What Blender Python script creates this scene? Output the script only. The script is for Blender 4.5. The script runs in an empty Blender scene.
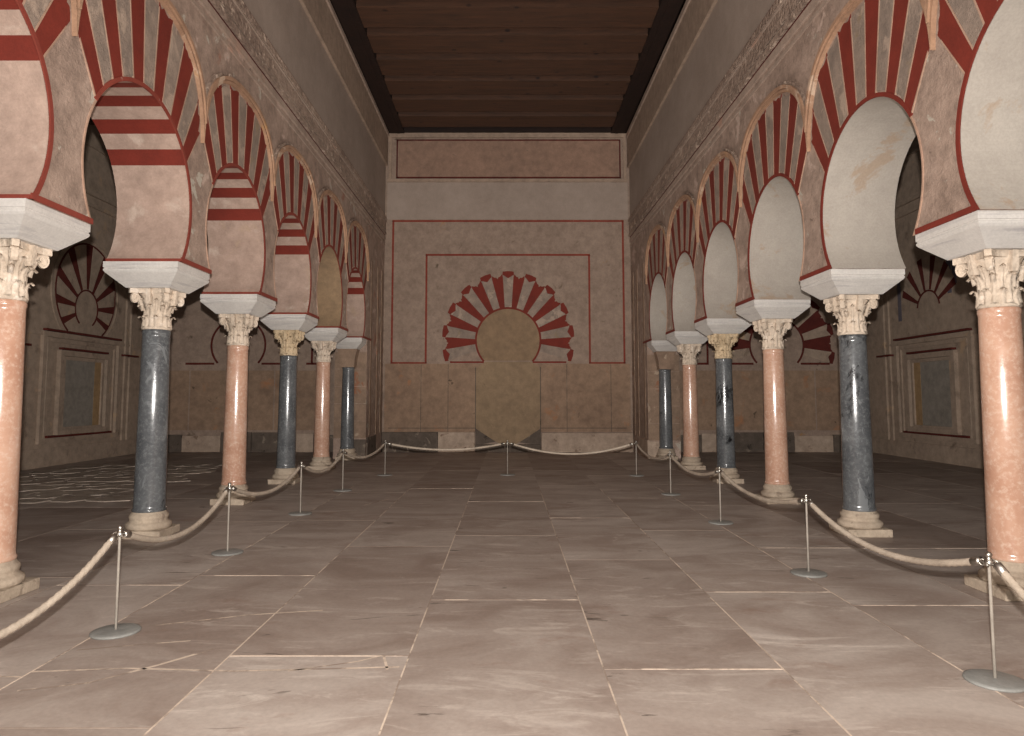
import bpy, bmesh, math, random
from math import sin, cos, pi, sqrt, radians
from mathutils import Vector, Matrix
from mathutils.geometry import tessellate_polygon
random.seed(7)
SC = bpy.context.scene
COL = SC.collection

# ------------------------------------------------------------------ measures (metres)
HC = 1.49                      # eye height
XC = 4.10                      # column axis
XF, XB = 3.68, 4.52            # nave face / aisle face of the arcade walls
Y0, SP = 5.74, 2.49            # first column, spacing
YW = 20.68                     # end wall
XA = 10.6                      # outer aisle walls
ZI = 3.02                      # top of imposts
ZT = 9.5                       # nave height
R, ZC = 1.02, 3.60             # horseshoe circle
ZV = 2.80                      # voussoirs radiate from here
YN, YPIER = -1.0, 18.36
FZ = -.08                       # floor level
FS = 1.054

# ------------------------------------------------------------------ mesh builder
class MB:
    def __init__(s): s.v = []; s.f = []; s.m = []; s.sm = []
    def add(s, vs, fs, m=0, smooth=False):
        b = len(s.v); s.v += [tuple(p) for p in vs]
        for f in fs: s.f.append([b+i for i in f]); s.m.append(m); s.sm.append(smooth)
    def box(s, x0, x1, y0, y1, z0, z1, m=0):
        x0, x1 = min(x0,x1), max(x0,x1); y0, y1 = min(y0,y1), max(y0,y1)
        vs = [(x0,y0,z0),(x1,y0,z0),(x1,y1,z0),(x0,y1,z0),(x0,y0,z1),(x1,y0,z1),(x1,y1,z1),(x0,y1,z1)]
        s.add(vs, [(0,3,2,1),(4,5,6,7),(0,1,5,4),(1,2,6,5),(2,3,7,6),(3,0,4,7)], m)
    def prism(s, pts, fmap, a, b, m=0, side=None):
        """pts 2d outline; fmap(p, d) -> 3d; from depth a to b"""
        n = len(pts)
        vs = [fmap(p, a) for p in pts] + [fmap(p, b) for p in pts]
        tri = tessellate_polygon([[Vector((p[0], p[1], 0)) for p in pts]])
        s.add(vs, [tuple(t) for t in tri] + [tuple(n+i for i in reversed(t)) for t in tri], m)
        s.add(vs, [(i, (i+1) % n, n+(i+1) % n, n+i) for i in range(n)], m if side is None else side)
    def lathe(s, prof, seg=32, m=0, cx=0, cy=0, smooth=True):
        vs = []; fs = []
        for r, z in prof:
            for i in range(seg):
                a = 2*pi*i/seg; vs.append((cx+r*cos(a), cy+r*sin(a), z))
        for j in range(len(prof)-1):
            for i in range(seg):
                k = (i+1) % seg
                fs.append((j*seg+i, j*seg+k, (j+1)*seg+k, (j+1)*seg+i))
        fs.append(tuple(reversed(range(seg)))); n = (len(prof)-1)*seg
        fs.append(tuple(n+i for i in range(seg)))
        s.add(vs, fs, m, smooth)
    def tube(s, pts, r, seg=10, m=0, lobes=0, amp=0.0, pitch=0.0):
        vs = []; fs = []; n = len(pts); L = 0
        P = [Vector(p) for p in pts]
        for i, p in enumerate(P):
            t = (P[min(i+1,n-1)] - P[max(i-1,0)]).normalized()
            if i: L += (P[i]-P[i-1]).length
            u = t.cross(Vector((0,0,1)))
            if u.length < 1e-4: u = Vector((1,0,0))
            u.normalize(); w = u.cross(t).normalized()
            for k in range(seg):
                a = 2*pi*k/seg
                rr = r*(1+(amp*cos(lobes*a-pitch*L) if lobes else 0))
                vs.append(p+u*(rr*cos(a))+w*(rr*sin(a)))
        for i in range(n-1):
            for k in range(seg):
                q = (k+1) % seg; fs.append((i*seg+k, i*seg+q, (i+1)*seg+q, (i+1)*seg+k))
        fs.append(tuple(range(seg))); fs.append(tuple((n-1)*seg+k for k in reversed(range(seg))))
        s.add(vs, fs, m, True)
    def mesh(s, name, mats):
        me = bpy.data.meshes.new(name); me.from_pydata(s.v, [], s.f)
        for m in (mats if isinstance(mats, (list, tuple)) else [mats]): me.materials.append(m)
        me.polygons.foreach_set('material_index', s.m); me.polygons.foreach_set('use_smooth', s.sm)
        me.update()
        bm = bmesh.new(); bm.from_mesh(me); bmesh.ops.recalc_face_normals(bm, faces=bm.faces); bm.to_mesh(me); bm.free()
        return me
    def build(s, name, mats, parent=None, kind=None, label=None, cat=None, group=None, bevel=0):
        return link(name, s.mesh(name, mats), parent, kind, label, cat, group, bevel)

def link(name, data, parent=None, kind=None, label=None, cat=None, group=None, bevel=0):
    o = bpy.data.objects.new(name, data); COL.objects.link(o)
    if parent: o.parent = parent
    if kind: o['kind'] = kind
    if label: o['label'] = label
    if cat: o['category'] = cat
    if group: o['group'] = group
    if bevel:
        b = o.modifiers.new('bevel', 'BEVEL'); b.width = bevel; b.segments = 2; b.limit_method = 'ANGLE'
    return o

# ------------------------------------------------------------------ materials
def newmat(name):
    m = bpy.data.materials.new(name); m.use_nodes = True
    nt = m.node_tree; b = nt.nodes['Principled BSDF']
    return m, nt, b
def N(nt, t, **k):
    n = nt.nodes.new(t)
    for a, v in k.items(): setattr(n, a, v)
    return n
def mix(nt, fac, a, b, mode='MIX'):
    n = N(nt, 'ShaderNodeMix', data_type='RGBA', blend_type=mode)
    for sock, v in ((n.inputs[0], fac), (n.inputs[6], a), (n.inputs[7], b)):
        if isinstance(v, (int, float)): sock.default_value = v
        elif isinstance(v, (tuple, list)): sock.default_value = (*v[:3], 1)
        else: nt.links.new(v, sock)
    return n.outputs[2]
def noise(nt, vec, scale, detail=6, rough=.6, dist=0):
    n = N(nt, 'ShaderNodeTexNoise'); n.inputs['Scale'].default_value = scale
    n.inputs['Detail'].default_value = detail; n.inputs['Roughness'].default_value = rough
    n.inputs['Distortion'].default_value = dist
    nt.links.new(vec, n.inputs['Vector']); return n.outputs['Fac']
def ramp(nt, fac, lo, hi):
    n = N(nt, 'ShaderNodeMapRange'); n.inputs[1].default_value = lo; n.inputs[2].default_value = hi
    nt.links.new(fac, n.inputs[0]); return n.outputs[0]
def mapping(nt, vec, scale=(1,1,1), rot=(0,0,0)):
    n = N(nt, 'ShaderNodeMapping'); n.inputs['Scale'].default_value = scale; n.inputs['Rotation'].default_value = rot
    nt.links.new(vec, n.inputs['Vector']); return n.outputs[0]
def lin(c):
    return tuple((x/255/12.92 if x/255 <= .04045 else ((x/255+.055)/1.055)**2.4) for x in c)

def stone(name, c1, c2, patches=(), rough=.85, bump=.3, bscale=14, fine=45, low=.7, mid=5, contrast=1.0,
          spec=.3, streak=None, carve=0, stretch=(1,1,1), midmix=.35):
    """mottled plaster / stone; patches = [(colour, noise scale, threshold, softness)]; colours are sRGB 0-255"""
    m, nt, b = newmat(name)
    g = N(nt, 'ShaderNodeNewGeometry'); P = g.outputs['Position']
    Q = mapping(nt, P, stretch)
    c = mix(nt, ramp(nt, noise(nt, Q, low, 5, .65), .5-.16/contrast, .5+.16/contrast), lin(c1), lin(c2))
    md = noise(nt, Q, mid, 8, .7)
    c = mix(nt, midmix, c, mix(nt, ramp(nt, md, .35, .65), tuple(x*.6 for x in lin(c2)), tuple(min(1,x*1.35) for x in lin(c1))))
    for i, (pc, ps, th, so) in enumerate(patches):
        off = N(nt, 'ShaderNodeVectorMath', operation='ADD'); off.inputs[1].default_value = (i*7.3+3, i*3.1, i*5.7)
        nt.links.new(Q, off.inputs[0])
        c = mix(nt, ramp(nt, noise(nt, off.outputs[0], ps, 7, .62, .4), th, th+so), c, lin(pc))
    if streak:
        sv = mapping(nt, P, streak[1]); c = mix(nt, ramp(nt, noise(nt, sv, 1, 6, .6, .8), .52, .72), c, lin(streak[0]))
    fn = noise(nt, Q, fine, 4, .7)
    c = mix(nt, ramp(nt, fn, .3, .8), mix(nt, 1, c, (.80,.80,.80), 'MULTIPLY'), c)
    nt.links.new(c, b.inputs['Base Color'])
    b.inputs['Roughness'].default_value = rough; b.inputs['Specular IOR Level'].default_value = spec
    h = noise(nt, P, bscale, 8, .7)
    bp = N(nt, 'ShaderNodeBump'); bp.inputs['Strength'].default_value = bump; bp.inputs['Distance'].default_value = .02
    if carve:
        v = N(nt, 'ShaderNodeTexVoronoi', feature='F1'); v.inputs['Scale'].default_value = carve
        nt.links.new(P, v.inputs['Vector'])
        mm = N(nt, 'ShaderNodeMath', operation='ADD'); nt.links.new(h, mm.inputs[0]); nt.links.new(v.outputs['Distance'], mm.inputs[1])
        h = mm.outputs[0]
    nt.links.new(h, bp.inputs['Height']); nt.links.new(bp.outputs[0], b.inputs['Normal'])
    return m

M = {}
M['plaster'] = stone('plaster', (172,150,136), (150,128,114), [((196,172,158),1.6,.58,.05), ((158,118,100),1.1,.62,.06), ((188,178,164),3.2,.62,.03), ((128,108,96),4.5,.66,.04)], bump=.7, midmix=.5, bscale=20)
M['plaster_high'] = stone('plaster_high', (176,156,142), (156,136,122), [((180,146,128),1.0,.60,.08)], bump=.25)
M['plaster_smooth'] = stone('smooth_grey_plaster', (168,152,140), (154,138,126), [], bump=.1, midmix=.12)
M['stucco'] = stone('rough_stucco', (172,150,132), (150,130,114), [], bump=.7, bscale=30, fine=60)
M['carved'] = stone('carved_band', (178,156,140), (130,110,98), [((206,184,166),5,.58,.05)], bump=1.0, bscale=22, carve=16, fine=40, mid=9)
M['ring'] = stone('ochre_moulding', (178,142,116), (158,124,100), [((196,170,148),2.5,.58,.05), ((190,148,96),1.2,.58,.1)], bump=.5)
M['red'] = stone('red_paint', (126,48,36), (108,41,31), [((160,120,104),9,.74,.03)], bump=.2, low=1.5, midmix=.15, rough=.8)
M['red_trim'] = stone('red_line_paint', (142,66,52), (120,52,42), [((170,130,114),8,.66,.06)], bump=.15, midmix=.2)
M['vous'] = stone('pale_voussoir', (158,140,126), (134,120,110), [((176,156,140),2.2,.56,.06),((150,130,104),2,.6,.1)], bump=.8, bscale=26, low=1.2, fine=50)
M['edge'] = stone('pale_edge_line', (184,152,132), (164,132,112), [], bump=.2)
M['soffit_l'] = stone('pinkish_soffit', (184,160,146), (168,144,130), [((196,176,162),2.4,.58,.10),((178,154,130),1.4,.6,.12)], bump=.35)
M['soffit_o'] = stone('ochre_soffit', (160,134,104), (142,120,98), [], bump=.2)
M['soffit_r'] = stone('grey_lime_soffit', (184,176,166), (172,163,153), [((174,156,138),1.7,.58,.05)], bump=.12, midmix=.12)
M['marble'] = stone('white_impost_marble', (216,212,206), (200,195,190), [], bump=.05, rough=.6, streak=((176,172,172),(1.2,1.2,26)), midmix=.1)
M['capital'] = stone('carved_limestone', (222,206,188), (200,182,162), [((232,218,202),6,.58,.06)], bump=.5, bscale=40, carve=26, fine=60, low=3)
M['capital_warm'] = stone('carved_yellow_limestone', (222,200,168), (200,176,142), [], bump=.9, bscale=40, carve=26, low=3)
M['base'] = stone('worn_base_stone', (196,180,160), (168,150,132), [((150,134,118),5,.6,.05)], bump=.7, bscale=22, low=2)
M['back'] = stone('end_wall_plaster', (160,140,125), (144,124,110), [((170,128,80),1.4,.66,.08),((108,92,78),2.4,.64,.06)], bump=.22)
M['back_low'] = stone('end_wall_dado', (158,132,110), (136,112,94), [((168,118,84),1.3,.6,.1),((92,76,62),2.6,.66,.05)], bump=.35)
M['panel'] = stone('pink_panel', (156,126,108), (142,116,100), [((120,106,92),3.2,.66,.03),((166,130,86),2,.7,.05)], bump=.15)
M['infill'] = stone('ochre_infill', (152,130,104), (140,118,96), [((112,92,74),2,.66,.06)], bump=.15)
M['infill_hi'] = stone('upper_infill', (146,122,96), (134,112,90), [], bump=.12)
M['block_pale'] = stone('pale_plinth_block', (186,166,148), (156,136,120), [((130,108,92),3,.6,.06)], bump=.3)
M['block_dark'] = stone('damp_plinth_block', (104,92,82), (84,74,66), [((142,128,114),3,.58,.08),((60,52,46),3,.62,.05)], bump=.5)
M['aisle'] = stone('aisle_wall_plaster', (172,152,134), (150,132,116), [((116,98,84),1.2,.60,.1),((184,156,128),1.8,.62,.06)], bump=.3)
M['aisle_grey'] = stone('aisle_grey_panel', (150,142,132), (136,128,118), [], bump=.2)
M['aisle_ochre'] = stone('aisle_ochre_strip', (168,138,100), (148,120,90), [], bump=.2)
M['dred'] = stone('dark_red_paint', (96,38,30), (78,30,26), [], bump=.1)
M['blue'] = stone('greyish_blue_strip', (96,92,104), (112,104,106), [], bump=.1)
M['rubble'] = stone('broken_paving', (186,172,158), (152,138,126), [((196,184,172),3,.6,.05)], bump=.6)
M['grout'] = stone('pale_grout', (226,208,190), (200,180,162), [((158,142,130),2.2,.50,.06)], bump=.1)
M['grout2'] = stone('worn_grout', (172,156,142), (140,124,112), [], bump=.1)
M['masonry'] = stone('pier_masonry', (156,132,112), (134,112,96), [((150,104,80),1.6,.62,.03),((176,156,136),2.2,.62,.03)], bump=.4)

def polished(name, c1, c2, vein, black=None, rough=.22):
    m, nt, b = newmat(name)
    g = N(nt, 'ShaderNodeNewGeometry'); P = g.outputs['Position']
    c = mix(nt, ramp(nt, noise(nt, P, 2.2, 7, .65, .5), .38, .62), lin(c1), lin(c2))
    c = mix(nt, ramp(nt, noise(nt, P, 26, 6, .7), .48, .72), c, lin(vein))
    if black:
        c = mix(nt, ramp(nt, noise(nt, mapping(nt, P, (1.1,1.1,.8)), 1.4, 9, .72, .6), .60, .66), c, lin(black))
        c = mix(nt, ramp(nt, noise(nt, mapping(nt, P, (3,3,1.2)), 1.6, 6, .6, 2.5), .63, .66), c, lin((116,119,121)))
    nt.links.new(c, b.inputs['Base Color'])
    rn = ramp(nt, noise(nt, P, 12, 5, .6), .2, .8)
    mr = N(nt, 'ShaderNodeMapRange'); mr.inputs[3].default_value = rough*.8; mr.inputs[4].default_value = rough*1.4
    nt.links.new(rn, mr.inputs[0]); nt.links.new(mr.outputs[0], b.inputs['Roughness'])
    b.inputs['Specular IOR Level'].default_value = .5
    # turned and polished round: scratches run around the shaft, so lights draw out into upright streaks
    b.inputs['Anisotropic'].default_value = .85
    tg = N(nt, 'ShaderNodeTangent', direction_type='RADIAL', axis='Z'); nt.links.new(tg.outputs[0], b.inputs['Tangent'])
    bp = N(nt, 'ShaderNodeBump'); bp.inputs['Strength'].default_value = .08; bp.inputs['Distance'].default_value = .005
    nt.links.new(noise(nt, P, 60, 4, .6), bp.inputs['Height']); nt.links.new(bp.outputs[0], b.inputs['Normal'])
    return m
M['pink'] = polished('pink_marble', (196,158,136), (178,136,114), (206,180,162), rough=.15)
M['dark'] = polished('dark_grey_marble', (96,98,100), (76,78,81), (116,119,120), black=(24,25,27), rough=.15)

def metal(name, c, r=.35):
    m, nt, b = newmat(name); b.inputs['Metallic'].default_value = 1; b.inputs['Roughness'].default_value = r
    g = N(nt, 'ShaderNodeNewGeometry')
    nt.links.new(mix(nt, noise(nt, g.outputs['Position'], 30), lin(c), tuple(x*.7 for x in lin(c))), b.inputs['Base Color']); return m
M['steel'] = metal('brushed_steel', (200,196,188))
M['pole'] = stone('pale_satin_pole', (206,198,186), (190,182,170), [], rough=.3, bump=.02, spec=.6)
M['disc'] = stone('grey_painted_disc', (150,150,146), (134,134,130), [], rough=.45, bump=.05)
M['rope'] = stone('cream_rope', (214,200,182), (186,170,152), [], bump=.3, bscale=80, fine=120)

def wood():
    m, nt, b = newmat('dark_stained_timber')
    P = N(nt, 'ShaderNodeNewGeometry').outputs['Position']
    gr = noise(nt, mapping(nt, P, (.8, 9, 9)), 1.5, 8, .7, .6)
    c = mix(nt, ramp(nt, gr, .3, .7), lin((50,32,21)), lin((82,52,34)))
    k = N(nt, 'ShaderNodeTexVoronoi'); k.inputs['Scale'].default_value = 1.9
    nt.links.new(mapping(nt, P, (1, 1.6, 1.6)), k.inputs['Vector'])
    c = mix(nt, ramp(nt, k.outputs['Distance'], .07, .15), lin((32,16,10)), c)
    nt.links.new(c, b.inputs['Base Color']); b.inputs['Roughness'].default_value = .65
    bp = N(nt, 'ShaderNodeBump'); bp.inputs['Strength'].default_value = .3; bp.inputs['Distance'].default_value = .01
    nt.links.new(gr, bp.inputs['Height']); nt.links.new(bp.outputs[0], b.inputs['Normal'])
    return m
M['wood'] = wood()
M['wood_dark'] = stone('dark_edge_timber', (40,24,18), (30,18,14), [], bump=.3, rough=.7)

def floor_mat():
    m, nt, b = newmat('worn_marble_paving')
    P = N(nt, 'ShaderNodeNewGeometry').outputs['Position']
    at = N(nt, 'ShaderNodeAttribute', attribute_name='tint')
    off = N(nt, 'ShaderNodeVectorMath', operation='ADD')
    sc = N(nt, 'ShaderNodeVectorMath', operation='SCALE'); sc.inputs['Scale'].default_value = 17
    nt.links.new(at.outputs['Color'], sc.inputs[0]); nt.links.new(P, off.inputs[0]); nt.links.new(sc.outputs[0], off.inputs[1])
    Q = off.outputs[0]
    c = mix(nt, ramp(nt, noise(nt, mapping(nt, Q, (1,1.6,1)), .9, 7, .62, .9), .36, .64), lin((188,177,168)), lin((158,143,133)))
    c = mix(nt, ramp(nt, noise(nt, mapping(nt, Q, (.7,2.4,1)), 1.5, 8, .7, 1.2), .55, .72), c, lin((212,202,192)))
    c = mix(nt, ramp(nt, noise(nt, mapping(nt, Q, (1,1.5,1)), 1.1, 7, .7, .5), .60, .80), c, lin((144,117,102)))
    c = mix(nt, ramp(nt, noise(nt, mapping(nt, Q, (.5,3,1)), 2.1, 6, .6, 1.6), .66, .70), c, lin((112,102,94)))
    c = mix(nt, ramp(nt, noise(nt, P, 34, 5, .7), .3, .75), mix(nt, 1, c, (.82,.82,.82), 'MULTIPLY'), c)
    sp = N(nt, 'ShaderNodeSeparateColor'); nt.links.new(at.outputs['Color'], sp.inputs[0])
    c2 = mix(nt, 1, c, mix(nt, sp.outputs[0], (.76,.72,.70), (1.08,1.08,1.08)), 'MULTIPLY')
    # paving colour multiplied slightly darker towards the aisles
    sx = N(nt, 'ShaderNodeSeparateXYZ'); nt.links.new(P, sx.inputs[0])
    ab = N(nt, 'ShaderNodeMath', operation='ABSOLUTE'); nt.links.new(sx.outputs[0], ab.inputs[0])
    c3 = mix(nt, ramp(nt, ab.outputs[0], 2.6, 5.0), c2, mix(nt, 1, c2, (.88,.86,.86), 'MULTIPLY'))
    nt.links.new(c3, b.inputs['Base Color'])
    mr = N(nt, 'ShaderNodeMapRange'); mr.inputs[3].default_value = .42; mr.inputs[4].default_value = .72
    nt.links.new(noise(nt, P, 3, 6, .6), mr.inputs[0]); nt.links.new(mr.outputs[0], b.inputs['Roughness'])
    b.inputs['Specular IOR Level'].default_value = .35
    bp = N(nt, 'ShaderNodeBump'); bp.inputs['Strength'].default_value = .15; bp.inputs['Distance'].default_value = .01
    nt.links.new(noise(nt, P, 9, 8, .7), bp.inputs['Height']); nt.links.new(bp.outputs[0], b.inputs['Normal'])
    return m
M['floor'] = floor_mat()

# ------------------------------------------------------------------ floor
def build_floor():
    xs = [-10.7,-9.3,-7.9,-6.5,-5.1,-3.6,-2.6,-1.61,-.57,.53,1.52,2.49,3.5,5.0,6.4,7.8,9.2,10.7]
    known = {(-3.6):[5.73,8.6], (-2.6):[3.3,6.03,8.7,11.2], (-1.61):[4.19,7.2,11.71], (-.57):[2.6,5.32,7.75,10.25],
             .53:[3.99,6.6,8.87,12.1], 1.52:[2.9,5.53,8.05,10.6], 2.49:[5.18,7.12,9.9], 3.5:[5.18,7.1,9.4]}
    bright = {(-2.6,6.03),(-1.61,4.19),(-.57,5.32),(.53,3.99),(1.52,5.53),(.53,8.87),(-.57,10.25),(2.49,5.18),(2.49,7.12),(3.5,7.1),(-3.6,5.73),(-1.61,11.71)}
    mb = MB(); tint = []; g1 = MB(); g2 = MB()
    rnd = random.Random(3)
    for i in range(len(xs)-1):
        a, b = xs[i], xs[i+1]
        js = list(known.get(a, []))
        y = js[-1] if js else -2+rnd.uniform(0, 2)
        while True:
            y += rnd.uniform(1.9, 3.2)
            if y > YW-1: break
            js.append(y)
        ys = [-2.2]+js+[YW]
        for k in range(len(ys)-1):
            mb.add([(a,ys[k],0),(b,ys[k],0),(b,ys[k+1],0),(a,ys[k+1],0)], [(0,1,2,3)])
            tint.append((rnd.random(), rnd.random(), rnd.random()))
        for j in js:
            br = (a, j) in bright
            w = .0065 if br else .0025
            g = g1 if br else g2
            g.box(a, b, j-w, j+w, -.001, .0022 if br else .0016)
        if i:
            inner = abs(a) < 3
            (g1 if inner else g2).box(a-.0045 if inner else a-.002, a+.0045 if inner else a+.002, -2.2, 12 if inner else YW, -.001, .002)
    # cracks and old repairs near the lower left of the floor
    def crack(pts, w):
        for (x0,y0),(x1,y1) in zip(pts, pts[1:]):
            d = Vector((x1-x0, y1-y0)).normalized(); n = Vector((-d.y, d.x))*w
            q = [(x0+n.x,y0+n.y,.0015),(x1+n.x,y1+n.y,.0015),(x1-n.x,y1-n.y,.0015),(x0-n.x,y0-n.y,.0015)]
            g1.add(q, [(0,1,2,3)])
    crack([(-2.35,4.72),(-2.05,4.84),(-1.8,4.95),(-1.3,5.06)], .010)
    crack([(-2.55,4.28),(-2.2,4.38),(-1.95,4.44)], .009)
    crack([(-2.6,3.95),(-2.1,4.0),(-1.5,3.96),(-.9,4.0),(-.6,4.02)], .010)
    crack([(-1.2,3.96),(-.85,4.1),(-.72,4.2),(-.66,3.98)], .008)
    crack([(-2.5,3.7),(-2.2,3.8),(-1.95,4.05),(-1.75,4.3)], .012)
    crack([(-3.4,3.8),(-2.9,3.9),(-2.6,3.88)], .009)
    crack([(-2.0,9.9),(-1.75,10.5)], .012); crack([(3.9,7.02),(4.1,7.08),(4.4,7.0)], .010)
    for q in (mb, g1, g2): q.v = [(x*FS, y*FS, z+FZ) for x, y, z in q.v]
    fl = mb.mesh('floor', M['floor'])
    ca = fl.color_attributes.new('tint', 'FLOAT_COLOR', 'CORNER')
    # recalculated normals keep polygon order
    for p, t in zip(fl.polygons, tint):
        for li in p.loop_indices: ca.data[li].color = (*t, 1)
    o = link('floor', fl, kind='structure')
    g1.build('bright_grout', M['grout'], o); g2.build('worn_grout', M['grout2'], o)
    u = MB(); u.box(-11, 11, -2.2, YW, FZ-.3, FZ-.02); u.build('floor_bed', M['masonry'], o)
build_floor()

# broken paving in the left aisle
def build_rubble():
    rnd = random.Random(5); mb = MB()
    y = 10.9
    while y < 17.0:
        x = -11.0
        t = (y-10.9)/6.1
        xmax = -6.35 - .5*t
        while x < xmax:
            w = rnd.uniform(.35,.8); d = rnd.uniform(.34,.46)
            if x > -10.35:
                n = rnd.randint(5,7); a0 = rnd.random()*6
                cx_, cy_ = x+w/2+rnd.uniform(-.05,.05), y+rnd.uniform(-.1,.1)
                pts = []
                for k in range(n):
                    a = a0+2*pi*k/n; r = rnd.uniform(.9,1.12)
                    pts.append((cx_+cos(a)*w*.52*r, cy_+sin(a)*d*.6*r))
                h = rnd.uniform(.006,.014)
                mb.prism(pts, lambda p, z: (p[0], p[1], z), 0.0, h)
            x += w*.95
        y += .36
    mb.v = [(x, y, z+FZ) for x, y, z in mb.v]
    mb.build('broken_paving', M['rubble'], kind='stuff', label='patch of broken irregular paving stones on the left aisle floor', cat='paving')
build_rubble()

# ------------------------------------------------------------------ arcade walls
def ray_circle(phi):
    # from (0,ZV) at angle phi from vertical to circle centre (0,ZC) radius R
    d = (sin(phi), cos(phi)); oz = ZV-ZC
    b = d[1]*oz; c = oz*oz-R*R
    t = -b+sqrt(b*b-c); return (d[0]*t, ZV+d[1]*t)
def ray_circle_r(phi, rr):
    d = (sin(phi), cos(phi)); oz = ZV-ZC
    b = d[1]*oz; c = oz*oz-rr*rr
    t = -b+sqrt(b*b-c); return (d[0]*t, ZV+d[1]*t)
SE = dict(a=1.20, b=1.10, zc=4.56, n=2.5)
def superpt(t, grow=0.0):
    a, b, n = SE['a']+grow, SE['b']+grow, SE['n']
    c, s_ = cos(t), sin(t)
    return (a*math.copysign(abs(c)**(2/n), c), SE['zc']+b*math.copysign(abs(s_)**(2/n), s_))
def ray_super(phi, shrink=0.0):
    lo, hi = .5, 4.0
    a, b, n = SE['a']-shrink, SE['b']-shrink, SE['n']
    for _ in range(40):
        t = (lo+hi)/2; x = sin(phi)*t; z = ZV+cos(phi)*t
        ins = z < SE['zc'] and abs(x) < a or (abs(x)/a)**n+(abs(z-SE['zc'])/b)**n < 1
        if ins: lo = t
        else: hi = t
    return (sin(phi)*lo, ZV+cos(phi)*lo)
PH = radians(33.0); NV = 11
def arch_profile():
    """points left to right, with a band index for each segment (-1 plain)"""
    a0 = math.atan2(ZI-ZC, sqrt(R*R-(ZI-ZC)**2))
    pl = ray_circle(-PH); aL = math.atan2(pl[1]-ZC, pl[0])          # > pi/2
    if aL < 0: aL += 2*pi
    start = pi-a0
    pts = []; idx = []
    n = 14
    for k in range(n):
        a = start+(aL-start)*k/n; pts.append((R*cos(a), ZC+R*sin(a))); idx.append(-1)
    for v in range(NV):
        for k in range(3):
            ph = -PH+2*PH*(v+k/3)/NV; pts.append(ray_circle(ph)); idx.append(v)
    pr = ray_circle(PH); aR = math.atan2(pr[1]-ZC, pr[0])
    for k in range(n+1):
        a = aR+(a0-aR)*k/n; pts.append((R*cos(a), ZC+R*sin(a)))
        if k < n: idx.append(-1)
    return pts, idx
YS = {-1: 5.69, 1: 5.80}
PN = 3.70                                        # solid nearer than this

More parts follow.
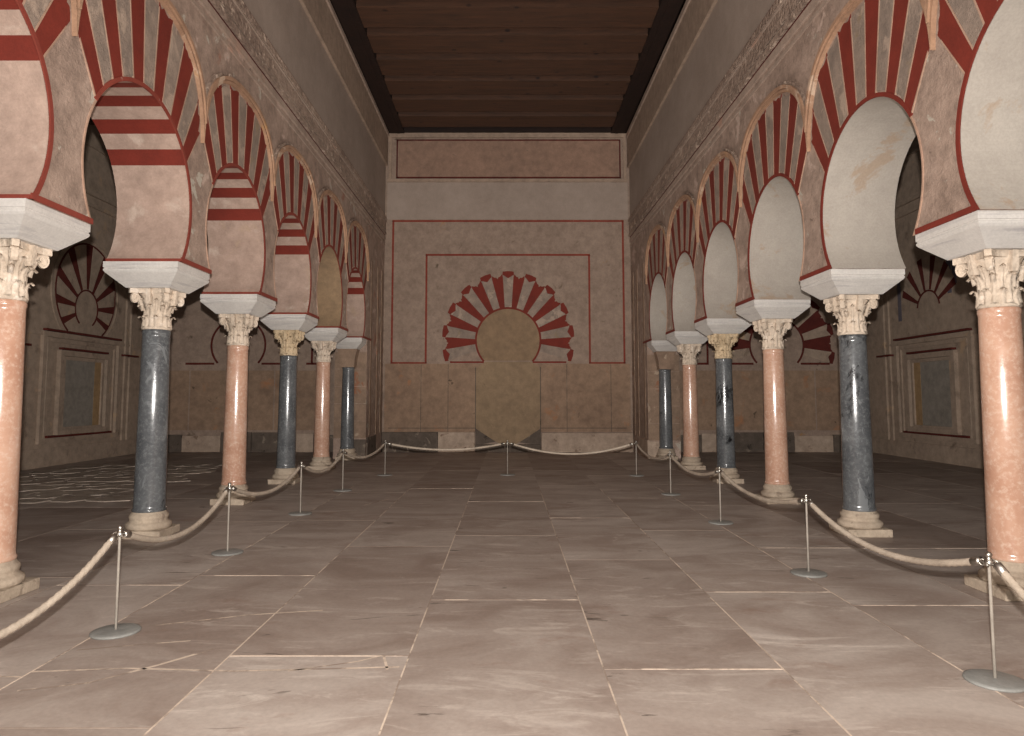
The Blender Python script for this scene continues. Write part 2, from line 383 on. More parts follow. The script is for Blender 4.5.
def build_arcade(s, side):
    global R
    R = 1.02 if s < 0 else .985
    PROF, PIDX = arch_profile()
    Y0 = YS[s]; BAYS = {k: Y0+SP*(k+.5) for k in range(-1, 5)}; PN = Y0-SP+.42; YPIER = Y0+SP*5+.17
    banded = {-1,0,1,2,4} if s < 0 else set()
    # outline (y,z)
    out = [(YN, ZI), (PN, ZI)]
    seg_m = {}
    for k in sorted(BAYS):
        yc = BAYS[k]
        for i, (x, z) in enumerate(PROF):
            if i < len(PIDX):
                v = PIDX[i]
                if s > 0: mi = 2
                elif k == 3: mi = 4
                elif v >= 0: mi = (3 if v % 2 == 0 else 5)
                else: mi = 1
                seg_m[len(out)] = mi
            out.append((yc+x, z))
    out += [(YW, ZI), (YW, 6.33), (YN, 6.33)]
    mb = MB(); n = len(out)
    face = [(s*XF, y, z) for y, z in out]; back = [(s*XB, y, z) for y, z in out]
    tri = tessellate_polygon([[Vector((y, z, 0)) for y, z in out]])
    vs = face+back
    mb.add(vs, [tuple(t) for t in tri]+[tuple(n+i for i in reversed(t)) for t in tri], 0)
    for i in range(n):
        j = (i+1) % n
        mb.add([vs[i], vs[j], vs[n+j], vs[n+i]], [(0,1,2,3)], seg_m.get(i, 0))
    # wall above
    mb.box(s*XF, s*XB, YN, YW, 6.33, 6.95, 6)
    mb.box(s*XF, s*XB, YN, YW, 6.95, 8.49, 7)
    mb.box(s*(XF-.06), s*XB, YN, YW, 8.49, ZT+.3, 8)
    mats = [M['plaster'], M['soffit_l'], M['soffit_r'], M['red'], M['soffit_o'], M['soffit_l'], M['plaster_high'], M['plaster_smooth'], M['stucco']]
    w = mb.build('wall_'+side, mats, kind='structure')
    e = MB(); e.box(s*XF, s*XB, YPIER, YW, FZ, ZI-(.066 if s > 0 else .001)); e.build('wall_%s_far_pier' % side, M['plaster'], kind='structure')
    e = MB(); e.box(s*XF, s*XB, YN, PN, FZ, ZI-(.066 if s > 0 else .001)); e.build('wall_%s_near_pier' % side, M['plaster'], kind='structure')
    F = lambda yc: (lambda p, d: (s*(XF-d), yc+p[0], p[1]))
    rnd = random.Random(11 if s < 0 else 12)
    lm = SP/2-.004
    clampx = lambda x: max(-lm, min(lm, x))
    for k, yc in BAYS.items():
        f = F(yc)
        # red and pale voussoirs
        red = MB(); pale = MB(); edge = MB()
        for v in range(NV):
            p0 = -PH+2*PH*v/NV; p1 = -PH+2*PH*(v+1)/NV; e = radians(.32)
            if v % 2 == 0:
                inn = [ray_circle_r(p0+(p1-p0)*q/3, R+.03) for q in range(4)]
                outp = []
                nz = 6
                for q in range(nz+1):
                    ph = p1+(p0-p1)*q/nz
                    outp.append(ray_super(ph, rnd.uniform(.0,.05) if q not in (0, nz) else .0))
                red.prism(inn+outp, f, -.01, .006)
                for pe in (p0, p1):
                    a = [ray_circle_r(pe-e*.9, R+.042), ray_circle_r(pe+e*.9, R+.042), ray_super(pe+e*.45, .05), ray_super(pe-e*.45, .05)]
                    edge.prism(a, f, -.01, .009)
            else:
                inn = [ray_circle_r(p0+e+(p1-p0-2*e)*q/3, R+.06) for q in range(4)]
                outp = [ray_super(p1-e+(p0-p1+2*e)*q/4, .03+rnd.uniform(0,.03)) for q in range(5)]
                pale.prism(inn+outp, f, -.01, .008)
        red.build('red_voussoirs', M['red'], w); pale.build('pale_voussoirs', M['vous'], w); edge.build('voussoir_edges', M['edge'], w)
        # red band round the opening
        bd = MB(); P_in = PROF; 
        P_out = [((x)*(R+.042)/R, ZC+(z-ZC)*(R+.042)/R) for x, z in PROF]
        P_out[0] = (-(sqrt((R+.042)**2-(ZI-ZC)**2)), ZI); P_out[-1] = (-P_out[0][0], ZI)
        P_out = [(clampx(x), z) for x, z in P_out]
        for i in range(len(P_in)-1):
            mid = (P_in[i][0]+P_in[i+1][0])/2; zz = (P_in[i][1]+P_in[i+1][1])/2
            near = mid < 0 and zz < 4.1
            if near:
                h_ = lambda p, q, u=.45: (p[0]+(q[0]-p[0])*u, p[1]+(q[1]-p[1])*u)
                bd.prism([P_in[i], P_in[i+1], h_(P_in[i+1], P_out[i+1]), h_(P_in[i], P_out[i])], f, -.004, .009, 1)
            else: bd.prism([P_in[i], P_in[i+1], P_out[i+1], P_out[i]], f, -.004, .013)
        if s > 0 and k < 4: pass
        bd.build('arch_band', [M['red_trim'] if s < 0 else M['red'], M['edge']], w)
        # raised ochre moulding around the voussoirs: three rolls
        for gi, (g0, g1, h, mt) in enumerate(((0,.035,.045,'ring'), (.04,.085,.065,'ring'), (.09,.125,.04,'carved'))):
            rb = MB()
            T = [pi*q/56-.1*(1-q/28.) for q in range(57)]
            for q in range(56):
                t0 = -.35+(pi+.70)*q/56; t1 = -.35+(pi+.70)*(q+1)/56
                a, b_ = superpt(t0, g0), superpt(t1, g0); c, d = superpt(t1, g1), superpt(t0, g1)
                tp = lambda x, z: math.copysign(abs(x)+(lm-min(lm, abs(x)))*max(0, min(1, (5.0-z)/.42))**1.3, x)
                quad = [(clampx(tp(x, z)), z) for x, z in (a, b_, c, d)]
                if min(z for x, z in quad) < 4.45: continue
                if abs(quad[0][0]-quad[3][0])+abs(quad[1][0]-quad[2][0]) < .01 and abs(quad[0][1]-quad[3][1]) < .02: continue
                rb.prism(quad, f, -.01, h)
            rb.build('arch_moulding', M[mt], w)
    # thin red line along the foot of every pier, over the imposts
    for k in range(-1, 6):
        yk = Y0+SP*k; ln = MB()
        ya, yb = yk-.40, (yk+.40 if k < 5 else YPIER+.5)
        if k == -1: ya = PN-.8
        ln.box(s*XF, s*(XF-.014), ya, yb, ZI, ZI+.05)
        if s < 0 and k >= 0: ln.box(s*(XF), s*XB, yk-.408, yk-.385, ZI, ZI+.035)
        ln.build('red_foot_line', M['red_trim'] if s < 0 else M['red'], w)
    # string courses
    c = MB()
    def strip(z0, z1, d, m): c.box(s*XF, s*(XF-d), YN, YW, z0, z1, m)
    strip(6.335, 6.36, .012, 1); strip(6.37, 6.46, .05, 0); strip(6.47, 6.50, .02, 1); strip(6.51, 6.74, .035, 0)
    strip(6.75, 6.78, .05, 2); strip(6.79, 6.90, .06, 0); strip(6.925, 6.95, .03, 1); strip(6.08, 6.13, .02, 2)
    strip(6.20, 6.31, .03, 2)
    c.build('string_course', [M['carved'], M['dred'], M['plaster_high']], w)
    t = MB(); t.box(s*(XF-.06), s*(XF-.10), YN, YW, 9.38, ZT, 0)
    t.build('eaves_moulding', M['plaster_high'], w)
    # vertical mouldings on the last solid stretch and marble lining at its foot
    v = MB()
    for y0, y1, d, m in ((18.7,18.85,.012,0),(19.6,19.75,.02,0),(20.2,20.35,.02,0)):
        v.box(s*XF, s*(XF-d), y0, y1, .5, 5.2, m)
    v.build('corner_strips', M['masonry'], w)
    d = MB(); d.box(s*XF, s*(XF-.03), 18.4, 19.6, FZ, .46, 0); d.box(s*(XF+.0), s*(XB-.5), YPIER-.03, YPIER, FZ, .42, 0)
    d.build('marble_lining', M['block_pale'] if s > 0 else M['block_dark'], w)
    # coursed blocks on the pier facing the viewer
    b2 = MB(); rr = random.Random(4)
    for r_ in range(5):
        z0 = .45+r_*.45
        cut = rr.uniform(.35,.6)
        b2.box(s*(XF+.005), s*(XF+cut-.006), YPIER-.012, YPIER, z0, z0+.44)
        b2.box(s*(XF+cut+.006), s*(XB-.005), YPIER-.009, YPIER, z0, z0+.44)
    b2.build('pier_blocks', M['masonry'], w)
    return w
build_arcade(-1, 'left'); build_arcade(1, 'right').location.z = -.065

# ------------------------------------------------------------------ end wall
def end_wall():
    mb = MB(); D = YW
    f = lambda p, d: (p[0], D-d, p[1])
    mb.box(-XA-.2, XA+.2, YW, YW+.3, FZ, 10.2, 0)
    w = mb.build('wall_back', [M['back']], kind='structure')
    p = MB(); p.box(-3.62, 3.62, D-.012, D, .5, 2.50); p.build('dado', M['back_low'], w)
    # dado joints
    j = MB()
    for x in (-2.55, -1.75, 1.75, 3.05): j.box(x-.008, x+.008, D-.015, D-.011, .5, 2.48)
    j.box(-3.5, 3.5, D-.016, D-.011, .60, .62)
    for x in (-.94, .97): j.box(x-.012, x+.012, D-.033, D-.011, .5, 2.4)
    j.build('dado_joints', M['block_dark'], w)
    # top panel, outlined in red, and ledge below it
    t = MB(); t.box(-3.30, 3.36, D-.02, D, 8.14, 9.26); t.build('top_panel', M['panel'], w)
    l = MB()
    l.box(-3.36, 3.42, D-.03, D, 9.26, 9.30); l.box(-3.36, 3.42, D-.03, D, 8.10, 8.14)
    l.box(-3.36, -3.32, D-.03, D, 8.10, 9.30); l.box(3.38, 3.42, D-.03, D, 8.10, 9.30)
    l.build('panel_outline', M['dred'], w)
    e = MB(); e.box(-3.62, 3.62, D-.06, D, 7.98, 8.07); e.box(-3.62, 3.62, D-.05, D, 9.36, 9.5)
    for x in (-3.58, 3.50): e.box(x, x+.08, D-.05, D, 8.07, 9.36)
    e.build('ledge', M['stucco'], w)
    sm = MB(); sm.box(-3.62, 3.62, D-.008, D, 6.84, 7.98); sm.build('grey_band', M['plaster_smooth'], w)
    # red lines: inverted U band
    r = MB(); q = .028
    def vline(x, z0, z1): r.box(x-q, x+q, D-.008, D, z0, z1)
    def hline(z, x0, x1): r.box(x0, x1, D-.008, D, z-q, z+q)
    vline(-3.43, 2.52, 6.79); vline(3.46, 2.52, 6.79); hline(6.79, -3.46, 3.49)
    vline(-2.42, 2.52, 5.76); vline(2.44, 2.52, 5.76); hline(5.76, -2.45, 2.47)
    hline(2.52, -3.46, -2.39); hline(2.52, 2.41, 3.49)
    r.build('red_frame_lines', M['red_trim'], w)
    painted_fan(w, f, 0.02, 3.2, .96, 2.0, 21, -1, base=2.55)
    # blocked doorway with ragged foot
    pts = [(-.66,2.56),(-.93,2.33)]
    pts += [(-.93,.62)]
    for k in range(9):
        a = k/8; x = -.93+1.89*a; z = .62-.52*(1-abs(2*a-1)**1.6)
        pts.append((x, z))
    pts += [(.96,2.33),(.70,2.56)]
    i = MB(); i.prism(pts, f, .005, .03); i.build('door_infill', M['infill'], w)
    # upper infill disc of the horseshoe
    c = []
    for k in range(40):
        a = radians(-48)+radians(276)*k/39; c.append((.02+.93*cos(a), 3.2+.93*sin(a)))
    h = MB(); h.prism([q for q in c if q[1] > 2.53], f, .002, .012)
    h.build('arch_infill', M['infill_hi'], w)
    # plinth blocks along the foot of the wall
    def blk(name, x0, x1, z1, m, d=.16):
        b = MB(); b.box(x0, x1, D-d, D, FZ, z1); b.build(name, M[m], w, bevel=.012)
    blk('plinth_block', -3.66, -2.03, .50, 'block_dark'); blk('plinth_block', -2.02, -.95, .50, 'block_pale', .2)
    blk('plinth_block', -.94, .98, .14, 'block_dark', .12)
    blk('plinth_block', .99, 3.66, .48, 'block_pale', .18)
    tr = MB(); tr.prism([(-.94,.1),(-.94,.60),(-.35,.22)], f, .005, .045); tr.prism([(.98,.1),(.98,.60),(.35,.2)], f, .005, .045)
    tr.build('dark_corner', M['block_dark'], w)  # dark triangles at both foot corners of the doorway
    # aisle fans either side
    for s in (-1, 1):
        cx_ = s*7.97
        pf = lambda p, d, c=cx_: (p[0], D-d, p[1])
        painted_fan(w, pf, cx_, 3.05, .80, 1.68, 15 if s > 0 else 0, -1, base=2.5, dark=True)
        rl = MB()
        for x in (cx_-2.05, cx_+2.35*(1 if s > 0 else .93)):
            rl.box(x-.03, x+.03, D-.008, D, 2.5, 4.9)
        rl.box(cx_-2.4, cx_-2.02, D-.008, D, 2.47, 2.53); rl.box(cx_+2.02, cx_+2.4, D-.008, D, 2.47, 2.53)
        rl.box(cx_-1.55, cx_-.70, D-.008, D, 2.47, 2.53); rl.box(cx_+.70, cx_+1.55, D-.008, D, 2.47, 2.53)
        rl.build('red_frame_lines', M['dred'], w)
        dd = MB()
        for x0, x1 in ((-2.9,-1.4),(-1.38,-.2),(-.18,1.1),(1.12,2.5)):
            dd.box(cx_+x0, cx_+x1-.02, D-.01, D, .55, 2.3)
        dd.build('aisle_dado', M['back_low'], w)
        pb = MB(); rr = random.Random(9)
        x = s*4.7
        while abs(x) < 10.3:
            wd = rr.uniform(.7,1.3); pb.box(x, x+s*(wd-.02), D-.08, D, FZ, rr.uniform(.36,.5), rr.choice([0,1])); x += s*wd
        pb.build('aisle_plinth', [M['block_dark'], M['block_pale']], w)

def painted_fan(w, f, cx_, cz, ri, ro, n, par, base, dark=False):
    """scalloped painted arch on a flat wall. n wedges, odd ones red"""
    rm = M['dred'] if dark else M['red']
    rb = MB(); pm = MB(); el = .95 if not dark else 1.0
    P = lambda r, a: (cx_+r*cos(a)*(1-(1-el)*max(0, min(1, (r-ri)/(ro-ri)))), cz+r*sin(a))
    if n:
        m = (n+1)//2; a0 = radians(-13); pitch = radians(206)/(m-1)
        ci = .106*.95/ri; co_ = .086*1.95/ro
        for k in range(m):
            mid = a0+pitch*k
            dz = .04/ro
            pm.prism([P(ri+.02, mid-ci), P(ri+.02, mid+ci), P(ro*.955, mid+co_), P(ro*.97, mid+co_*.85), P(ro*.925, mid), P(ro*.97, mid-co_*.85), P(ro*.955, mid-co_)], f, -.003, .010)
            rb.prism([P(ro*.925, mid), P(ro*.972, mid-co_*.85), P(ro*.975, mid-co_*1.12), P(ro*1.03, mid-co_), P(ro*1.035, mid), P(ro*1.03, mid+co_), P(ro*.975, mid+co_*1.12), P(ro*.972, mid+co_*.85)], f, -.003, .014)
            if k < m-1:
                q0, q1 = mid+ci, mid+pitch-ci; w0, w1 = mid+co_+.004, mid+pitch-co_-.004; mm = mid+pitch/2
                rb.prism([P(ri, q0), P(ri, q1), P(ro*.95, w1), P(ro*.99, w1-.012), P(ro*.955, w1-.05), P(ro*.955, mm+.02), P(ro*.925, mm), P(ro*.955, mm-.02), P(ro*.955, w0+.05), P(ro*.99, w0+.012), P(ro*.95, w0)], f, -.003, .012)
    # ring around the inner circle
    b0 = math.asin((base-cz)/(ri+.03)) if abs((base-cz)/(ri+.03)) < 1 else -pi/2+.35
    st = -.72; en = pi+.72
    if n or dark:
        m = 40
        for k in range(m):
            a, b = st+(en-st)*k/m, st+(en-st)*(k+1)/m
            rb.prism([P(ri-.03, a), P(ri-.03, b), P(ri+.025, b), P(ri+.025, a)], f, -.003, .016)
    if not dark:
        for sg in (-1, 1):
            x0, x1 = cx_+sg*.72, cx_+sg*1.72
            rb.prism([(min(x0,x1),base-.03),(max(x0,x1),base-.03),(max(x0,x1),base+.02),(min(x0,x1),base+.02)], f, -.003, .012)
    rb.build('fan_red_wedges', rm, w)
    if n: pm.build('fan_pale_wedges', M['vous'] if not dark else M['aisle'], w)
end_wall()

# ------------------------------------------------------------------ outer aisle walls
def aisle_wall(s, name):
    mb = MB(); mb.box(s*XA, s*(XA+.25), YN, YW+.3, FZ, 8.9); w = mb.build(name, M['aisle'], kind='structure')
    f = lambda p, d: (s*(XA-d), p[0], p[1])
    m = MB()
    for z0, z1, d in ((6.33,6.42,.06),(6.62,6.72,.08),(7.85,7.95,.06),(2.92,2.98,.03),(FZ,.34,.03)):
        m.box(s*XA, s*(XA-d), YN, YW, z0, z1)
    for y in (15.0, 15.25, 19.3, 19.55): m.box(s*XA, s*(XA-.05), y, y+.1, .34, 6.3)
    m.build('wall_mouldings', M['aisle'], w)
    # niche frames: stacked raised borders
    fr = MB()
    def frame(y0, y1, z0, z1, t, d, mi=0):
        fr.box(s*XA, s*(XA-d), y0, y1, z1-t, z1, mi); fr.box(s*XA, s*(XA-d), y0, y1, z0, z0+t, mi)
        fr.box(s*XA, s*(XA-d), y0, y0+t, z0+t, z1-t, mi); fr.box(s*XA, s*(XA-d), y1-t, y1, z0+t, z1-t, mi)
    frame(15.85, 19.05, .45, 3.02, .12, .07); frame(16.05, 18.85, .55, 2.86, .07, .04)
    frame(16.45, 18.5, .62, 2.62, .13, .10); frame(16.62, 18.3, .72, 2.48, .08, .06)
    fr.build('niche_frame', M['aisle'], w)
    g = MB(); g.box(s*XA, s*(XA-.015), 16.7, 18.22, .80, 2.40); g.build('niche_panel', M['aisle_grey'], w)
    o = MB(); o.box(s*XA, s*(XA-.02), 17.95, 18.22, .80, 2.40); o.build('niche_jamb', M['aisle_ochre'], w)
    ln = MB()
    for y0, y1, z in ((15.9,19.0,3.06),(16.5,18.4,2.66),(14.6,15.4,2.66),(19.15,19.9,2.66),(16.1,18.7,.60)):
        ln.box(s*XA, s*(XA-.105), y0, y1, z-.025, z+.025)
    ln.build('red_ledge_lines', M['dred'], w)
    # painted horseshoe fan above
    cy, cz = 17.5, 3.72; rb = MB(); pm = MB()
    NW = 17 if s < 0 else 11
    A = radians(240) if s < 0 else radians(140)
    P = lambda r, a: (cy+r*sin(a), cz+r*cos(a))
    def outr(a):
        # outer circle centre raised
        oz = .40 if s < 0 else 0.2; RR = 1.22 if s < 0 else 1.15
        b = -cos(a)*oz; return -b+sqrt(max(.01, b*b-(oz*oz-RR*RR)))
    for k in range(NW):
        p0 = -A/2+A*k/NW; p1 = -A/2+A*(k+1)/NW
        dl = (p1-p0)*.16
        if k % 2 == 0: p0, p1 = p0+dl, p1-dl
        else: p0, p1 = p0-dl+.01, p1+dl-.01
        p0, p1 = max(p0, -A/2), min(p1, A/2)
        q = [P(.5, p0), P(.5, p1), P(outr(p1), p1), P(outr(p0), p0)]
        (rb if k % 2 == 0 or s > 0 and k % 2 == 0 else pm).prism(q, f, -.002, .012)
    st = radians(145 if s < 0 else 80)
    for k in range(40):
        a, b = -st+2*st*k/40, -st+2*st*(k+1)/40
        rb.prism([P(.45,a),P(.45,b),P(.49,b),P(.49,a)], f, -.002, .014)
        if s < 0:
            C = lambda r, t: (cy+r*sin(t), cz+.40+r*cos(t))
            rb.prism([C(1.22,a),C(1.22,b),C(1.26,b),C(1.26,a)], f, -.002, .014)
            pm.prism([C(1.34,a),C(1.34,b),C(1.42,b),C(1.42,a)], f, -.002, .03)
    rb.build('fan_red_wedges', M['dred'], w); pm.build('fan_pale_wedges', M['aisle'], w)
    if s > 0:
        bl = MB()
        for y, z0, z1 in ((18.7,3.55,4.6),(16.35,4.2,5.3),(15.9,4.4,5.5),(16.55,4.0,5.2)):
            bl.box(s*XA, s*(XA-.004), y, y+.16, z0, z1)
        bl.build('blue_strips', M['blue'], w)  # thin upright bluish strips on the right aisle wall
aisle_wall(-1, 'wall_far_left'); aisle_wall(1, 'wall_far_right')

# ------------------------------------------------------------------ ceilings
def ceilings():
    mb = MB(); mb.box(-XF, XF, YN, YW, ZT+.30, ZT+.42); c = mb.build('ceiling', M['wood'], kind='structure')
    y = YW-.45; k = 0
    while y > YN:
        b = MB(); b.box(-3.2, 3.2, y-.80, y, ZT+.02, ZT+.30)
        b.build('cross_beam', M['wood'], c); y -= 1.12
    e = MB()
    for s in (-1, 1):
        e.box(s*XF, s*3.12, YN, YW, ZT-.02, ZT+.3); e.box(s*3.34, s*3.26, YN, YW, ZT-.03, ZT); e.box(s*3.62, s*3.56, YN, YW, ZT-.02, ZT)
    e.box(-XF, XF, YW-.14, YW, ZT, ZT+.3)
    e.build('edge_beams', M['wood_dark'], c)
    for s, n in ((-1, 'ceiling_left_aisle'), (1, 'ceiling_right_aisle')):
        a = MB(); a.box(s*XB, s*(XA+.2), YN, YW, 8.5, 8.62)
        o = a.build(n, M['wood'], kind='structure')
        b = MB(); y = YW-.6
        while y > YN: b.box(s*XB, s*XA, y-.15, y, 8.32, 8.5); y -= 1.0
        b.build('ceiling_joists', M['wood'], o)
ceilings()

# ------------------------------------------------------------------ columns
def shaft_mesh(mat):
    mb = MB()
    mb.lathe([(.176,.198),(.182,.206),(.182,.226),(.176,.234),(.172,.244),(.1705,.27),(.168,.6),(.162,1.2),(.155,1.8),(.150,2.20),(.150,2.225),(.156,2.24),(.156,2.265),(.151,2.275),(.146,2.285)], 48)
    return mb.mesh('shaft', mat)
def base_mesh():
    mb = MB()
    mb.lathe([(.285,.075),(.300,.09),(.305,.11),(.298,.13),(.275,.14),(.255,.150),(.250,.165),(.258,.175),(.262,.19),(.255,.21),(.235,.22),(.225,.235),(.222,.240)], 40)
    mb.v = [(x*.80, y*.80, FZ+z*.28/.24) for x, y, z in mb.v]
    return mb.mesh('base', M['base'])
def plinth_mesh():
    mb = MB(); mb.box(-.25,.25,-.25,.25,FZ,FZ+.09); return mb.mesh('plinth', M['base'])
def bell_r(z):
    t = (z-2.28)/.44
    return .165+.02*t+.12*max(0, t-.45)**1.6*2.2
def narrow(mb):
    out = []
    for x, y, z in mb.v:
        f = .88-.15*max(0, min(1, (z-2.3)/.2)); out.append((x*f, y*f, z))
    mb.v = out
def capital_meshes(mat):
    mb = MB()
    mb.lathe([(.178,2.283),(.182,2.30),(.172,2.312)]+[(bell_r(2.28+.44*t/10)-.01, 2.28+.44*t/10) for t in range(1,10)]+[(.27,2.70)], 40)
    def leaf(th, z0, h, wd, out, curl, ribs=3):
        nu, nv = 7, 9; vs = []; fs = []
        for j in range(nv):
            t = j/(nv-1)
            zz = z0+h*min(1, t*1.15)-(curl*max(0, t-.8)*3.2*h)
            r = bell_r(min(2.70, z0+h*t))+.012+out*max(0, t-.45)**1.5*2.0
            w_ = wd*(1-.18*abs(sin(t*pi*4)))*(1-.55*max(0,t-.55)/.45)
            for i in range(nu):
                u = i/(nu-1)*2-1
                a = th+u*w_/r/2
                rr = r+.012*cos(u*pi*1.5)*(1-t*.3)-.010*abs(u)
                vs.append((rr*cos(a), rr*sin(a), zz-(.012*abs(u) if t > .6 else 0)))
        for j in range(nv-1):
            for i in range(nu-1): fs.append((j*nu+i, j*nu+i+1, (j+1)*nu+i+1, (j+1)*nu+i))
        mb.add(vs, fs, 0, True)
    for k in range(8): leaf(pi/8+k*pi/4, 2.295, .165, .135, .085, .35)
    for k in range(8): leaf(k*pi/4, 2.32, .27, .13, .10, .25)
    for k in range(8): leaf(pi/8+k*pi/4, 2.45, .20, .10, .09, .2)
    narrow(mb); me1 = mb.mesh('capital', mat)
    me2 = []
    for q in range(4):
        v = MB()
        th = pi/4+q*pi/2; d = Vector((cos(th), sin(th), 0)); n = Vector((-d.y, d.x, 0))
        c = d*.345+Vector((0,0,2.645))
        # volute scroll: drum plus spiral fillet on each side
        vs = []; fs = []; S = 20
        for k in range(S):
            a = 2*pi*k/S
            for w_ in (-.034, .034): vs.append(c+d*(.058*cos(a))+Vector((0,0,.062*sin(a)))+n*w_)
        for k in range(S):
            j = (k+1) % S; fs.append((2*k, 2*j, 2*j+1, 2*k+1))
        fs.append(tuple(2*k for k in range(S))); fs.append(tuple(2*k+1 for k in reversed(range(S))))
        v.add(vs, fs)
        for w_ in (-.036, .036):
            sp = []
            for k in range(34):
                a = k*.33; r = .056*(1-k/40)
                sp.append(c+d*(r*cos(a+.5))+Vector((0,0,r*sin(a+.5)))+n*w_)
            v.tube(sp, .007, 6)
        # stalk rising from the bell into the scroll
        st = [d*.215+Vector((0,0,2.50)), d*.235+Vector((0,0,2.57)), d*.275+Vector((0,0,2.64)), d*.33+Vector((0,0,2.695))]
        v.tube(st, .03, 8)
        narrow(v); me2.append(v.mesh('volute', mat))
    a = MB()
    pts = []
    for q in range(4):
        t0 = pi/4+q*pi/2
        d = Vector((cos(t0), sin(t0))); n = Vector((-d.y, d.x))
        pts += [tuple(d*.425-n*.035), tuple(d*.425+n*.035)]
        for k in (1,2,3,4,5):
            u = k/6; nx = Vector((cos(t0+pi/2), sin(t0+pi/2)))*.41
            p = d*.41*(1-u)+nx*u; pts.append(tuple(p*(1-.10*sin(pi*u))))
    a.prism(pts, lambda p, z: (p[0], p[1], z), 2.695, 2.75)
    for q in range(4):
        t0 = q*pi/2; d = Vector((cos(t0), sin(t0))); n = Vector((-d.y, d.x))
        c = d*.272
        b0 = [(c.x+d.x*e+n.x*w_, c.y+d.y*e+n.y*w_, z) for z, e, ww in ((2.57,.015,.028),(2.60,.03,.038),(2.745,.045,.032)) for e, w_ in ((-.05,-ww),(-.05,ww),(e,ww),(e,-ww))]
        a.add(b0, [(0,1,2,3),(0,1,5,4),(1,2,6,5),(2,3,7,6),(3,0,4,7),(4,5,9,8),(5,6,10,9),(6,7,11,10),(7,4,8,11),(8,9,10,11)])
    narrow(a); me3 = a.mesh('abacus', mat)
    return me1, me2, me3
def impost_mesh(halfy=False):
    mb = MB()
    lv = [(.25,2.75),(.405,2.90),(.418,2.92),(.418,2.935),(.412,2.94),(.412,2.95),(.42,2.955),(.42,3.02)]
    vs = []; fs = []
    for h, z in lv: vs += [(-h,-h,z),(h,-h,z),(h,(h if not halfy else .16),z),(-h,(h if not halfy else .16),z)]
    for j in range(len(lv)-1):
        for i in range(4):
            k = (i+1) % 4; fs.append((4*j+i, 4*j+k, 4*j+4+k, 4*j+4+i))
    fs += [(3,2,1,0), tuple(4*(len(lv)-1)+i for i in range(4))]
    mb.add(vs, fs); return mb.mesh('impost', M['marble'])
SH = {'pink': shaft_mesh(M['pink']), 'dark': shaft_mesh(M['dark'])}
BA, PL = base_mesh(), plinth_mesh()
CP = {'pale': capital_meshes(M['capital']), 'warm': capital_meshes(M['capital_warm'])}
IM, IMH = impost_mesh(), impost_mesh(True)
ordn = ['nearest the viewer', 'second from the viewer', 'third from the viewer', 'fourth from the viewer', 'fifth from the viewer']
def column(s, k):
    kind = 'pink' if k % 2 == 0 else 'dark'
    side = 'left' if s < 0 else 'right'
    t = bpy.data.objects.new('marble_column', None); COL.objects.link(t)
    t.location = (s*XC-(.02 if s < 0 else .0), YS[s]+SP*k, 0); t.empty_display_size = .2
    if s > 0: t.scale.z = .979; t.location.z = FZ*(1-.979)
    cname = 'polished pink marble column' if kind == 'pink' else 'polished dark grey marble column'
    if k == 5: lab = cname+' set against the end pier of the %s arcade' % side
    elif k == -1: lab = cname+' beyond the edge of the view in the %s arcade' % side
    else: lab = cname+' with carved capital, %s in the %s arcade' % (ordn[k], side)
    t['kind'] = 'thing'; t['label'] = lab; t['category'] = 'column'; t['group'] = 'arcade columns'
    b = link('base', BA, t); link('plinth', PL, b, bevel=.01)
    link('shaft', SH[kind], t)
    c1, c2, c3 = CP['warm' if k == 3 else 'pale']
    if k == 5:
        # only a plain block stands under the impost here
        m = MB(); m.prism([(-.18,2.28),(.18,2.28),(.20,2.5),(.26,2.75),(-.26,2.75),(-.20,2.5)], lambda p, d: (p[0], d, p[1]), -.2, .13)
        m.build('capital', M['masonry'], t, bevel=.02)
        link('impost', IMH, t)
    else:
        c = link('capital', c1, t); [link('volute', q, c) for q in c2]; link('abacus', c3, c)
        link('impost', IM, t)
    return t
for s in (-1, 1):
    for k in range(-1, 6): column(s, k)

# ------------------------------------------------------------------ rope barrier
def stanchion_parts():
    a = MB(); a.lathe([(.145,0),(.147,.006),(.145,.012),(.130,.017),(.02,.020)], 36); base = a.mesh('base', M['disc'])
    b = MB(); b.lathe([(.0085,.018),(.0085,.60),(.012,.602),(.012,.63),(.0085,.633)], 14); pole = b.mesh('pole', M['pole'])
    c = MB()
    c.lathe([(.022,.600),(.026,.606),(.026,.622),(.020,.630),(.012,.640),(.016,.648),(.018,.658),(.012,.668),(.004,.672)], 18)
    for k in range(4):
        th = k*pi/2+pi/4; ring = []
        for j in range(15):
            q = 2*pi*j/14; r = .030+.014*cos(q); ring.append((r*cos(th), r*sin(th), .612+.016*sin(q)))
        c.tube(ring, .004, 6)
    head = c.mesh('ring_head', M['steel'])
    return base, pole, head
SB, SPO, SHD = stanchion_parts()
LP = [(-2.42,2.35),(-2.50,4.60),(-2.70,6.89),(-2.67,9.17),(-2.66,11.45),(-2.37,13.7)]
RP = [(2.50,1.7),(2.57,3.82),(2.56,6.09),(2.55,8.52),(2.53,11.0),(2.48,13.62)]
def stanchion(x, y, lab):
    t = bpy.data.objects.new('rope_stanchion', None); COL.objects.link(t); t.location = (x*FS, y*FS, FZ); t.scale = (FS,)*3; t.empty_display_size = .1
    t['label'] = lab; t['category'] = 'stanchion'; t['group'] = 'rope barrier posts'
    link('base', SB, t); link('pole', SPO, t); link('ring_head', SHD, t); return t
beside = {'left': ['out of view at the near end', 'in front of the second column, a dark one', 'in front of the third column, a pink one', 'in front of the fourth column', 'in front of the fifth column', 'at the far corner of the enclosure'],
          'right': ['out of view at the near end', 'beside the base of the nearest pink column', 'between the second and third columns', 'in front of the fourth column', 'in front of the fifth column', 'at the far corner of the enclosure']}
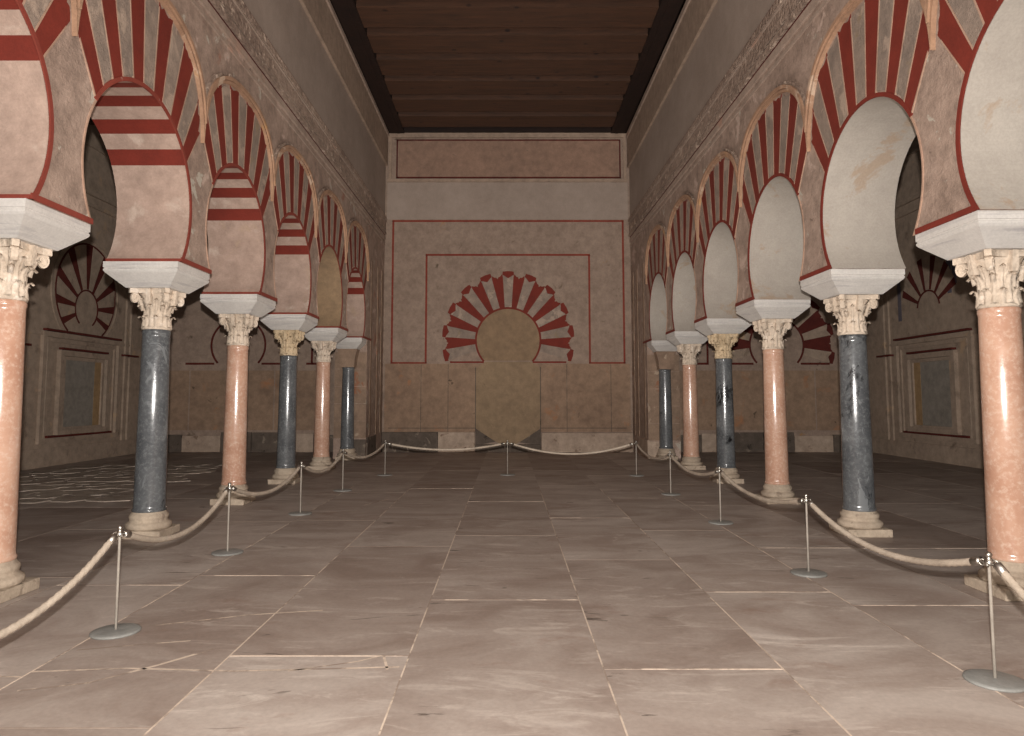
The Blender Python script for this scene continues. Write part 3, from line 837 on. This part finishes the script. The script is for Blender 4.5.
for sd, L in (('left', LP), ('right', RP)):
    for i, (x, y) in enumerate(L):
        if i == 0: continue
        stanchion(x, y, 'thin rope post on the %s side, %s' % (sd, beside[sd][i]))
stanchion(0.0, 13.75, 'thin steel rope post in the middle, before the blocked doorway')
def rope(p, q, sag, lab):
    zt = FZ+.612*FS; a = Vector((p[0]*FS, p[1]*FS, zt)); b = Vector((q[0]*FS, q[1]*FS, zt)); d = (b-a).normalized()
    t = bpy.data.objects.new('barrier_rope', None); COL.objects.link(t); t.location = (a+b)/2; t.location.z = zt; t.empty_display_size = .1
    o = Vector(t.location)
    t['label'] = lab; t['category'] = 'rope'; t['group'] = 'barrier ropes'
    a2, b2 = a+d*.10, b-d*.10
    pts = []; n = 90
    for k in range(n+1):
        u = k/n; pp = a2.lerp(b2, u); pp.z -= sag*4*u*(1-u)+.012; pts.append(pp-o)
    m = MB(); m.tube(pts, .021, 12, 0, 3, .13, 95); m.build('rope_strand', M['rope'], t)
    for e, i in ((a, 1), (b, -1)):
        h = MB(); p0 = pts[0] if i > 0 else pts[-1]; p1 = pts[2] if i > 0 else pts[-3]
        dd = (p1-p0).normalized()
        h.tube([p0-dd*.03, p0-dd*.028, p0+dd*.035], .025, 12)
        h.tube([p0-dd*.03, (p0+(e+d*i*.035-o))/2+Vector((0,0,-.004)), e+d*i*.035-o], .006, 8)
        h.build('hook', M['steel'], t)
names = {'left': ['running out of view at the lower left corner', 'passing the dark second column', 'passing the third pink column', 'passing the fourth column', 'farthest along the arcade'],
         'right': ['running out of view at the lower right corner', 'passing the dark second column', 'passing the third pink column', 'passing the fourth column', 'farthest along the arcade']}
for sd, L, sg in (('left', LP, [.27,.20,.17,.17,.16]), ('right', RP, [.30,.17,.13,.14,.15])):
    for i in range(5):
        if i == 0:
            pass
        rope(L[i], L[i+1], sg[i], 'sagging cream rope on the %s side, %s' % (sd, names[sd][i]))
rope(LP[5], (0,13.75), .12, 'sagging cream rope across the far end, left of the middle post')
rope((0,13.75), RP[5], .20, 'sagging cream rope across the far end, right of the middle post')
for sd, L in (('left', LP), ('right', RP)):
    stanchion(*L[0], 'thin rope post on the %s side, %s' % (sd, beside[sd][0]))

# ------------------------------------------------------------------ camera and light
cam = bpy.data.cameras.new('camera'); co = bpy.data.objects.new('camera', cam); COL.objects.link(co)
co.location = (0, 0, HC); co.rotation_euler = (pi/2+math.atan(56.5/700), 0, 0)
cam.sensor_width = 36; cam.lens = 700/1024*36
cam.shift_x = (512-507.5)/1024; cam.shift_y = -(368-341.5)/1024
cam.clip_start = .05
SC.camera = co

def falloff(l, strength, mode='Linear'):
    l.use_nodes = True; nt = l.node_tree; em = nt.nodes['Emission']
    lf = nt.nodes.new('ShaderNodeLightFalloff'); lf.inputs['Strength'].default_value = strength
    nt.links.new(lf.outputs[mode], em.inputs['Strength'])
fl = bpy.data.lights.new('flash', 'SPOT'); fl.energy = 1.0; fl.shadow_soft_size = .03
fl.spot_size = radians(168); fl.spot_blend = .3; fl.color = (1, .95, .90)
fo = bpy.data.objects.new('flash', fl); COL.objects.link(fo); fo.location = (0, -.05, HC+.24); fo.rotation_euler = (pi/2+radians(4), 0, 0)
falloff(fl, 300)
def area(name, loc, rot, sx, sy, e, col=(1,.91,.82)):
    l = bpy.data.lights.new(name, 'AREA'); l.shape = 'RECTANGLE'; l.size = sx; l.size_y = sy; l.energy = e; l.color = col
    o = bpy.data.objects.new(name, l); COL.objects.link(o); o.location = loc; o.rotation_euler = rot
area('hall_fill', (0, -.8, 5.5), (radians(82), 0, 0), 5, 3, 270)  # unseen fill panel added above the viewer to brighten the nave
area('nave_bounce_fill', (0, 11, .9), (pi, 0, 0), 4, 14, 210)  # added upward fill, imitates floor bounce to lift the upper walls
wd = bpy.data.worlds.new('world'); SC.world = wd; wd.use_nodes = True
bg = wd.node_tree.nodes['Background']; bg.inputs[0].default_value = (1, .93, .86, 1); bg.inputs[1].default_value = .32
SC.view_settings.view_transform = 'Standard'; SC.view_settings.look = 'None'
SC.view_settings.exposure = 0; SC.view_settings.gamma = 1
